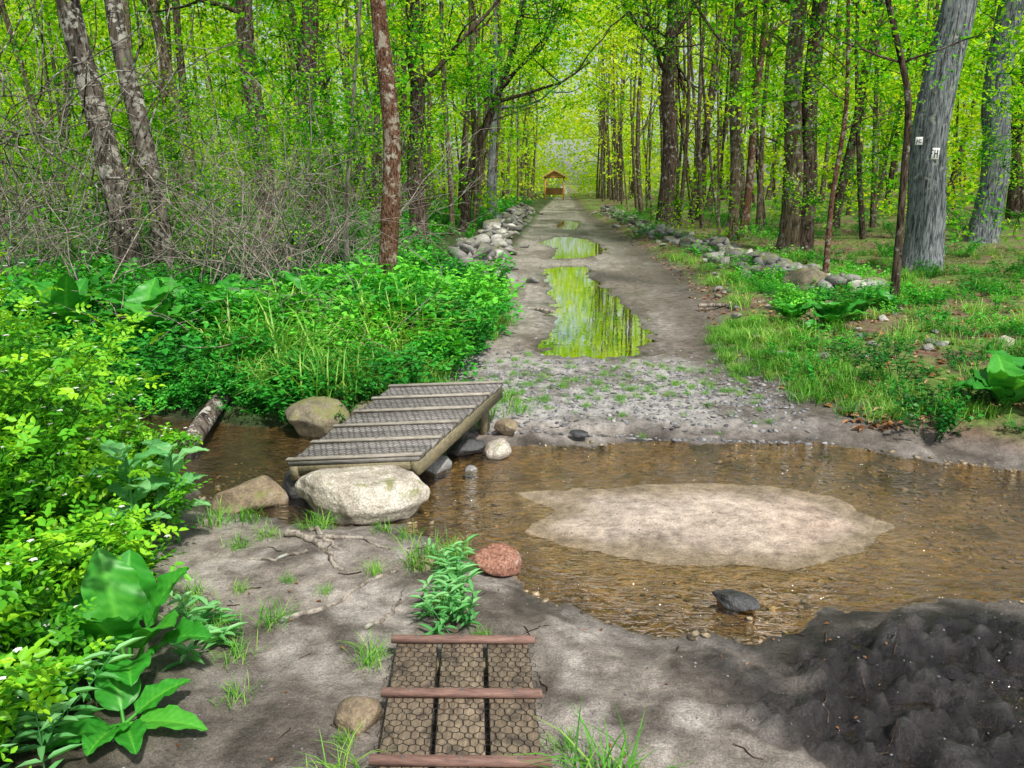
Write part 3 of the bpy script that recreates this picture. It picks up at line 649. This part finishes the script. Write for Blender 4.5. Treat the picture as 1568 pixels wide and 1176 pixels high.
def herb(x,y,ns,h,name='leafy_herb',ls=.085,sp=.06):
    A=Acc()
    for i in range(ns):
        bx,by=x+rng.normal()*sp,y+rng.normal()*sp*1.7; z=tz(bx,by); P,_=wander((bx,by,z),(rng.normal()*.45,rng.normal()*.45,1),h*rng.uniform(.4,1.25),7,.08)
        tube(A,P,.0025,4,.3,cap=False)
        for k in range(1,7):
            th=rng.uniform(0,3.14)+k*1.57
            for s_ in(0,3.14):
                D=np.array([[math.cos(th+s_),math.sin(th+s_),.45]]); leaves(A,P[k][None],D,np.array([[0,0,1.]]),ls*rng.uniform(.6,1.2),ls*.24,np.clip(.2+.1*k+rng.normal()*.15,0,1),droop=.3)
    A.obj(name,M_mint)
herb(-.47,3.12,12,.16,sp=.05); herb(-.52,3.42,9,.18); herb(-1.5,2.85,7,.2,ls=.1); herb(-1.65,2.15,8,.3,ls=.1)

# ---------------------------------------------------------------- rocks
M_rw=stonemat('pale_granite',(.24,.20,.15),(.58,.53,.45),(.76,.73,.67),5,moss=.26,speck=.35)
M_rb=stonemat('brown_rock',(.12,.09,.06),(.30,.23,.15),(.45,.42,.36),7,moss=.3)
M_rd=stonemat('wet_dark_rock',(.02,.02,.022),(.085,.085,.09),None,7,rough=.35)
M_rr=stonemat('red_granite',(.26,.11,.07),(.44,.22,.15),(.58,.48,.44),14,rough=.5,speck=.5)
M_rg=stonemat('grey_rock',(.14,.14,.135),(.32,.32,.31),None,6,rough=.5)
M_rm=stonemat('mossy_rock',(.10,.09,.06),(.28,.24,.16),(.4,.37,.3),5,moss=.46)
M_wall=stonemat('wall_stone',(.14,.14,.13),(.38,.37,.35),(.60,.59,.57),3.5,moss=.34,attr=True)
M_grav=stonemat('gravel_stone',(.20,.20,.215),(.38,.38,.40),None,12,attr=True,rough=.6)
def rock(name,x,y,z,dims,mat,seed,rz=0,sub=4,cuts=9,hard=.9):
    o=mkobj(name,rock_mesh(name,mat,seed,dims,cuts,sub,hard=hard),None,(x,y,z)); o.rotation_euler=(0,0,rz); return o
rock('pale_boulder',-1.20,4.42,.03,(.82,.54,.44),M_rw,1,.1,6,9,.7)
rock('brown_boulder',-1.90,4.50,-.02,(.50,.36,.26),M_rb,2,.4,4,11)
rock('dark_rock',-1.66,4.72,-.02,(.26,.28,.30),M_rd,3,.5)
rock('dark_rock',-1.5,4.66,-.04,(.2,.2,.2),M_rg,13,.5)
rock('white_stone',-.46,5.47,.0,(.22,.18,.17),M_rw,4,0,4,6,.7)
rock('tan_stone',-.41,5.86,.03,(.20,.17,.17),M_rb,5,0)
rock('dark_rock',-.70,5.55,-.02,(.30,.22,.16),M_rd,6,.3)
rock('grey_stone',-.86,5.15,-.04,(.26,.2,.17),M_rg,7,.9)
rock('grey_stone',-.62,5.2,-.07,(.12,.1,.08),M_rg,17,.9)
rock('mossy_boulder',-1.95,5.95,.03,(.55,.45,.40),M_rm,8,.2,5)
rock('mossy_boulder',-1.55,6.15,.03,(.34,.34,.32),M_rm,18,.8)
rock('red_granite_stone',-.31,3.68,.0,(.27,.21,.2),M_rr,9,.3,5,9,.8)
rock('black_rock',.85,3.44,-.04,(.26,.15,.10),M_rd,10,-.5,5,14)
rock('tan_stone',-.68,3.62,.02,(.16,.13,.11),M_rb,11,0)
rock('brown_boulder',-.70,2.42,.02,(.18,.2,.18),M_rb,12,0)
rock('clod_of_mud',.16,5.83,.01,(.17,.09,.07),M_rd,14,0)
rock('mossy_boulder',4.15,13.6,.22,(.9,.65,.55),M_rm,15,.2)
rock('pale_boulder',4.9,8.9,.16,(.3,.27,.22),M_rw,16,.2)
A=Acc(); tube(A,[(-2.78,5.45,-.03),(-2.82,5.75,.03),(-2.86,6.05,.06),(-2.9,6.4,.12)],[.07,.075,.07,.065],10,wob=.07); A.obj('fallen_log',M_barkL,smooth=True)
for nm,pts,r in[('fallen_branch',[(2.05,11.9,.1),(2.4,11.95,.1),(2.75,11.85,.12),(3.1,12.0,.16)],.03),('fallen_branch',[(-.5,11.9,.02),(-.3,11.8,.03),(-.1,11.6,.02)],.025),('fallen_branch',[(3.0,12.6,.15),(3.5,12.7,.18),(4,12.3,.2)],.03)]:
    A=Acc(); tube(A,pts,r,7,wob=.08); A.obj(nm,M_twig,smooth=True)
A=Acc()
def root(pts,r0,r1):
    P=np.array(pts,float); n=14; t=np.linspace(0,len(P)-1,n); x=np.interp(t,range(len(P)),P[:,0])+rng.normal(size=n)*.008; y=np.interp(t,range(len(P)),P[:,1])+rng.normal(size=n)*.008
    R=np.linspace(r0,r1,n); z=terr(x,y)+R*.6+rng.normal(size=n)*.003; tube(A,np.stack([x,y,z],-1),R,7,wob=.08)
root([(-1.5,3.95),(-1.35,3.85),(-1.2,3.7),(-1.07,3.52)],.022,.009); root([(-1.4,4.05),(-1.25,3.85),(-1.15,3.75)],.017,.007)
root([(-1.35,3.85),(-1.05,3.9),(-.9,3.8)],.014,.007); root([(-1.2,3.0),(-1.05,3.15),(-.92,3.4),(-.8,3.55)],.013,.008); root([(-.82,2.98),(-.76,3.12),(-.72,3.25)],.009,.006)
root([(-1.3,3.7),(-1.45,3.6),(-1.6,3.62)],.011,.005)
A.obj('tree_roots',M_twig,smooth=True)
A=Acc()
for i in range(150):
    x,y=rng.uniform(-1.5,2.0),rng.uniform(1.9,8.5)
    if float(sdf(np.array([x]),np.array([y]),STREAM)[0])<.02: continue
    th=rng.uniform(0,6.28); l=rng.uniform(.015,.08); q=np.linspace(-1,1,5); xx=x+q*l*math.cos(th)+rng.normal(size=5)*l*.1; yy=y+q*l*math.sin(th)+rng.normal(size=5)*l*.1
    tube(A,np.stack([xx,yy,terr(xx,yy)+.004],-1),rng.uniform(.0015,.004),4)
A.obj('twig_debris',M_barkD)

def wall(name,pts,n,h,w,s0,s1):
    A=Acc(); P=np.array(pts,float); t=rng.random(n)*(len(P)-1); x=np.interp(t,range(len(P)),P[:,0]); y=np.interp(t,range(len(P)),P[:,1])
    lvl=rng.random(n)**1.3; off=rng.normal(size=n)*w*(1-.65*lvl); x=x+off; s_=rng.uniform(s0,s1,n)*(.6+.6*rng.random(n)**2); z=terr(x,y)+.03+lvl*h*(.5+.6*fbm(y*.5,x*0,2,4))*np.exp(-(off/w)**2*.4)
    dims=np.stack([s_*rng.uniform(.8,1.7,n),s_*rng.uniform(.7,1.2,n),s_*rng.uniform(.3,.7,n)],-1)
    scatter_rocks(A,np.stack([x,y,z],-1),dims,RA,np.clip(rng.normal(.45,.24,n),0,1),.4); return A.obj(name,M_wall)
wall('stone_wall',[(-1.75,14.8),(-1.85,18),(-2.1,26),(-2.3,36),(-2.4,52)],820,.75,.32,.26,.55)
wall('stone_wall',[(4.6,13.2),(4.1,16),(3.8,21),(3.4,27),(3.0,36),(2.6,50)],560,.42,.42,.22,.5)
A=Acc(); n=70; y=rng.uniform(8,17,n); x=PRx(y)+rng.uniform(.2,2.6,n); s_=rng.uniform(.06,.2,n); scatter_rocks(A,np.stack([x,y,terr(x,y)+.01],-1),np.stack([s_*1.3,s_,s_*.6],-1),RA,np.clip(rng.normal(.45,.2,n),0,1)); A.obj('scattered_stones',M_wall)
A=Acc(); n=3800; x=rng.uniform(-1.05,2.1,n); y=np.clip(rng.normal(7.1,.8,n),5.9,9.8); s_=.010+.045*rng.random(n)**2.2
P=np.stack([x,y,terr(x,y)+s_*.05],-1); scatter_rocks(A,P,np.stack([s_*1.6,s_,s_*.35],-1),RS,np.clip(rng.normal(.45,.25,n),0,1)); A.obj('gravel',M_grav)
A=Acc(); n=5600; x=rng.uniform(-2.4,3.6,n); y=rng.uniform(3.1,6.1,n); d=sdf(x,y,STREAM); ok=(d<.05)&(sdf(x,y,SAND)>.16)&(fbm(x*1.5,y*1.5,3,21)>-.12); x=x[ok];y=y[ok]; n=len(x); s_=.01+.04*rng.random(n)**2
scatter_rocks(A,np.stack([x,y,terr(x,y)+s_*.1],-1),np.stack([s_*1.3,s_,s_*.5],-1),RS,np.clip(rng.normal(.55,.3,n),0,1)); A.obj('stream_pebbles',stonemat('pebble',(.15,.12,.075),(.46,.37,.25),None,12,attr=True,rough=.4))
A=Acc(); n=1100; x=rng.uniform(-1.5,2.2,n); y=rng.uniform(1.9,4.9,n); ok=(sdf(x,y,STREAM)>.03)|(sdf(x,y,SAND)<-.1); x=x[ok];y=y[ok];n=len(x); s_=.003+.010*rng.random(n)**2
scatter_rocks(A,np.stack([x,y,terr(x,y)+s_*.1],-1),np.stack([s_*1.3,s_,s_*.7],-1),RS,np.clip(rng.normal(.4,.25,n),0,1)); A.obj('small_pebbles',M_grav)
A=Acc(); n=4600; y=6+rng.random(n)**1.6*26; x=PRx(y)+rng.random(n)**1.2*9; z=terr(x,y)+.012; th=rng.uniform(0,6.28,n)
leaves(A,np.stack([x,y,z],-1),np.stack([np.cos(th),np.sin(th),rng.normal(size=n)*.15],-1),randdir(n,2,.5),rng.uniform(.05,.1,n),rng.uniform(.03,.06,n),rng.random(n),fold=.3)
n=70; x=rng.uniform(-1.5,1.5,n); y=rng.uniform(2,4,n); ok=sdf(x,y,STREAM)>0; x=x[ok];y=y[ok];n=len(x); th=rng.uniform(0,6.28,n)
leaves(A,np.stack([x,y,terr(x,y)+.006],-1),np.stack([np.cos(th),np.sin(th),0*th],-1),randdir(n,3,.4),rng.uniform(.012,.03,n),rng.uniform(.008,.016,n),rng.random(n)*.5,fold=.3)
A.obj('leaf_litter',M_litter)

# ---------------------------------------------------------------- boardwalks
def hexwire(acc,fn,Lu,Lv,cell,r,z=.004):
    E=set(); a=cell/math.sqrt(3)
    rows=int(Lv/(1.5*a))+2; cols=int(Lu/cell)+2
    for i in range(rows):
        for j in range(cols):
            cx=j*cell+(cell/2 if i%2 else 0); cy=i*1.5*a
            pts=[(round(cx+a*math.sin(k*math.pi/3),4),round(cy+a*math.cos(k*math.pi/3),4)) for k in range(6)]
            for k in range(6):
                p,q=pts[k],pts[(k+1)%6]
                if p>q: p,q=q,p
                if 0<=p[0]<=Lu and 0<=q[0]<=Lu and 0<=p[1]<=Lv and 0<=q[1]<=Lv: E.add((p,q))
    J=lambda p:(p[0]+.004*math.sin(p[0]*71+p[1]*33),p[1]+.005*math.sin(p[0]*47+p[1]*83),z+abs(math.sin(p[0]*31+p[1]*17))*.005)
    for p,q in sorted(E):
        k=1.0+.7*(abs(p[0]-q[0])<.001)
        tube(acc,[fn(*J(p)),fn(*J(q))],[r*k,r*k],3,.5,cap=False)
def box8(acc,fn,u0,u1,v0,v1,z0,z1,a=.5,bv=.004):
    ring=lambda e,z:[fn(u0+e,v0+e,z),fn(u1-e,v0+e,z),fn(u1-e,v1-e,z),fn(u0+e,v1-e,z)]
    V=ring(bv,z0)+ring(0,z0+bv)+ring(0,z1-bv)+ring(bv,z1); q=[(3,2,1,0),(12,13,14,15)]
    for k in range(3):
        for i in range(4): q.append((k*4+i,k*4+(i+1)%4,k*4+4+(i+1)%4,k*4+4+i))
    acc.add(V,q,None,a)
def deckfn(NL,NR,FL,FR,Lu,Lv):
    NL,NR,FL,FR=[np.array(p,float) for p in(NL,NR,FL,FR)]; nn=nrm(np.cross(NR-NL,FL-NL))
    def fn(u,v,z):
        s_,t=u/Lu,v/Lv; return (NL*(1-s_)+NR*s_)*(1-t)+(FL*(1-s_)+FR*s_)*t+nn*z
    return fn
M_plank=woodmat('weathered_plank',(.13,.125,.12),(.40,.375,.345),(4,26,26),blotch=.35)
M_plankY=woodmat('weathered_plank_long',(.12,.085,.055),(.42,.33,.23),(26,4,26),blotch=.75)
M_battenG=woodmat('grey_batten',(.18,.16,.13),(.46,.42,.35),(4,26,26),blotch=.3)
M_batten=woodmat('treated_batten',(.11,.055,.045),(.32,.19,.15),(4,26,26),blotch=.3)
M_beam=woodmat('mossy_beam',(.12,.105,.055),(.36,.31,.19),(26,4,26),blotch=.3)
M_wire=plain('rusty_dark_wire',(.035,.032,.03),.5,.5); M_bolt=plain('galvanised_bolt',(.35,.35,.35),.4,.8)
root_=empty('wooden_footbridge'); Lu,Lv=.84,1.47
fn=deckfn((-1.685,4.53,.21),(-.87,4.60,.24),(-1.32,5.93,.34),(-.45,6.04,.36),Lu,Lv)
A=Acc(); nb=15
for i in range(nb): box8(A,fn,rng.uniform(0,.008),Lu-rng.uniform(0,.008),i*Lv/nb+.002,(i+1)*Lv/nb-.003,-.03,0,rng.uniform(.1,.9))
A.obj('deck_boards',M_plank,root_)
A=Acc()
for i in range(6): v=i*(Lv-.04)/5; box8(A,fn,-.012,Lu+.012,v,v+.034,.002,.020,rng.uniform(.3,.8))
A.obj('cross_battens',M_battenG,root_)
A=Acc(); box8(A,fn,0.005,.06,0.005,Lv-.01,-.13,-.032); box8(A,fn,Lu-.06,Lu-.004,.005,Lv-.01,-.13,-.032); A.obj('side_beams',M_beam,root_)
A=Acc()
for u in(.08,Lu-.13):
    for v in(.03,Lv-.18): box8(A,fn,u,u+.05,v,v+.08,-.42,-.033)
box8(A,fn,.062,Lu-.062,.0,.04,-.09,-.034); A.obj('support_posts',M_beam,root_)
A=Acc(); hexwire(A,fn,Lu,Lv,.04,.0011,.002); A.obj('wire_mesh',M_wire,root_)
A=Acc()
for i in range(6):
    v=i*(Lv-.04)/5+.017
    for u in(.04,Lu/2,Lu-.04): p=fn(u,v,.019); tube(A,[p,p+np.array([0,0,.005])],[.008,.007],8)
A.obj('bolts',M_bolt,root_)
root_=empty('mesh_covered_boardwalk'); Lu,Lv=.56,2.1
fn=deckfn((-.42,.72,.10),(.14,.74,.10),(-.655,2.80,.10),(-.095,2.83,.10),Lu,Lv)
A=Acc()
for i in range(3): box8(A,fn,.012+i*.182,.012+i*.182+.165,rng.uniform(0,.01),Lv-rng.uniform(.005,.02),-.035,0,rng.uniform(.3,.8))
A.obj('planks',M_plankY,root_)
A=Acc()
for i in range(6): v=Lv-.03-i*.345; box8(A,fn,-.008-rng.random()*.008,Lu+.008,v,v+.034,.002,.026,rng.uniform(.3,.8))
A.obj('cross_battens',M_batten,root_)
A=Acc(); box8(A,fn,.02,.07,0,Lv-.02,-.12,-.037); box8(A,fn,Lu-.07,Lu-.02,0,Lv-.02,-.12,-.037)
for v in(.1,1.0,Lv-.12): box8(A,fn,.075,Lu-.075,v,v+.06,-.10,-.037)
A.obj('bearers',M_beam,root_)
A=Acc(); hexwire(A,fn,Lu,Lv,.036,.0010,.002); A.obj('wire_mesh',M_wire,root_)
A=Acc()
for i in range(6):
    v=Lv-.013-i*.345
    for u in(.095,.28,.465): p=fn(u,v,.025); tube(A,[p,p+np.array([0,0,.004])],[.006,.005],8)
A.obj('bolts',M_bolt,root_)

# ---------------------------------------------------------------- trail blaze signs
M_wp=plain('white_paint',(.8,.8,.8)); M_bp=plain('black_paint',(.02,.02,.02))
def plate(name,x,y,z,w,h_,glyph):
    root=empty(name,(x,y,z)); root.rotation_euler=(0,0,-math.atan2(7.2,16.6))
    A=Acc(); f=lambda u,v,q:np.array([u-w/2,-q,v-h_/2]); box8(A,f,0,w,0,h_,0,.006,.5,.001); A.obj('plate',M_wp,root)
    A=Acc()
    for (u0,u1,v0,v1) in glyph: box8(A,f,u0*w,u1*w,v0*h_,v1*h_,.0065,.009,.5,.0004)
    A.obj('lettering',M_bp,root)
d=np.array([-.398,-.917]); 
plate('trail_blaze_sign',7.25+d[0]*.40,16.6+d[1]*.40,2.42,.19,.21,[(.12,.2,.15,.85),(.2,.45,.75,.85),(.2,.38,.47,.56),(.55,.63,.15,.85),(.8,.88,.15,.85),(.63,.8,.46,.55)])
plate('trail_blaze_sign',7.0+d[0]*.36,16.72+d[1]*.36,2.66,.13,.15,[(.15,.25,.2,.8),(.25,.55,.45,.55),(.45,.8,.6,.7),(.45,.8,.3,.4)])

# ---------------------------------------------------------------- information kiosk
root_=empty('information_kiosk',(-.9,85,tz(-.9,85)))
M_k=woodmat('stained_timber',(.50,.20,.05),(.70,.34,.10),(6,6,6)); M_kr=woodmat('shingle_roof',(.40,.20,.08),(.58,.32,.14),(8,8,8))
I=lambda u,v,z:np.array([u,v,z],float)
A=Acc()
for x in(-.95,.95):
    for y in(-.6,.6): box8(A,I,x-.08,x+.08,y-.08,y+.08,0,2.2)
box8(A,I,-1.1,1.1,-.68,-.52,2.2,2.36); box8(A,I,-1.1,1.1,.52,.68,2.2,2.36); A.obj('posts',M_k,root_)
A=Acc()
for s_ in(-1,1): A.add([(s_*1.35,-1,2.25),(0,-1,2.95),(0,1,2.95),(s_*1.35,1,2.25),(s_*1.35,-1,2.33),(0,-1,3.05),(0,1,3.05),(s_*1.35,1,2.33)],[(0,1,2,3),(4,5,6,7),(0,1,5,4),(3,2,6,7),(0,3,7,4)])
A.obj('gable_roof',M_kr,root_)
A=Acc(); A.add([(-1.0,-.7,2.37),(1.0,-.7,2.37),(0,-.7,2.9)],None,[(0,1,2)]); A.obj('gable_panel',M_k,root_)
A=Acc(); box8(A,I,-.87,.87,.45,.51,.5,1.2); A.obj('notice_board',M_kr,root_)

# ---------------------------------------------------------------- light, sky, camera
EL,AZ=math.radians(55),math.radians(150)
w=bpy.data.worlds.new('World'); sc.world=w; w.use_nodes=True; nt=w.node_tree; bg=nt.nodes['Background']
sk=nt.nodes.new('ShaderNodeTexSky'); sk.sky_type='NISHITA'; sk.sun_disc=False; sk.sun_elevation=EL; sk.sun_rotation=AZ; sk.dust_density=2; sk.air_density=1; sk.ozone_density=.6
hs=nt.nodes.new('ShaderNodeHueSaturation'); hs.inputs['Saturation'].default_value=.5; nt.links.new(sk.outputs[0],hs.inputs['Color']); nt.links.new(hs.outputs[0],bg.inputs[0]); bg.inputs[1].default_value=.14
sl=bpy.data.lights.new('sun','SUN'); sl.energy=5; sl.angle=math.radians(4); sl.color=(1,.96,.87); so=mkobj('sun',sl)
dirv=Vector((math.sin(AZ)*math.cos(EL),math.cos(AZ)*math.cos(EL),math.sin(EL))); so.rotation_euler=dirv.to_track_quat('Z','Y').to_euler(); so.location=(0,0,30)
cam=bpy.data.cameras.new('camera'); co=mkobj('camera',cam); cam.lens=36*1207/1568; cam.sensor_width=36; cam.clip_end=2000; cam.clip_start=.05
co.location=(0,0,1.9); co.rotation_euler=(math.radians(90-14.4),0,math.radians(3.6)); sc.camera=co
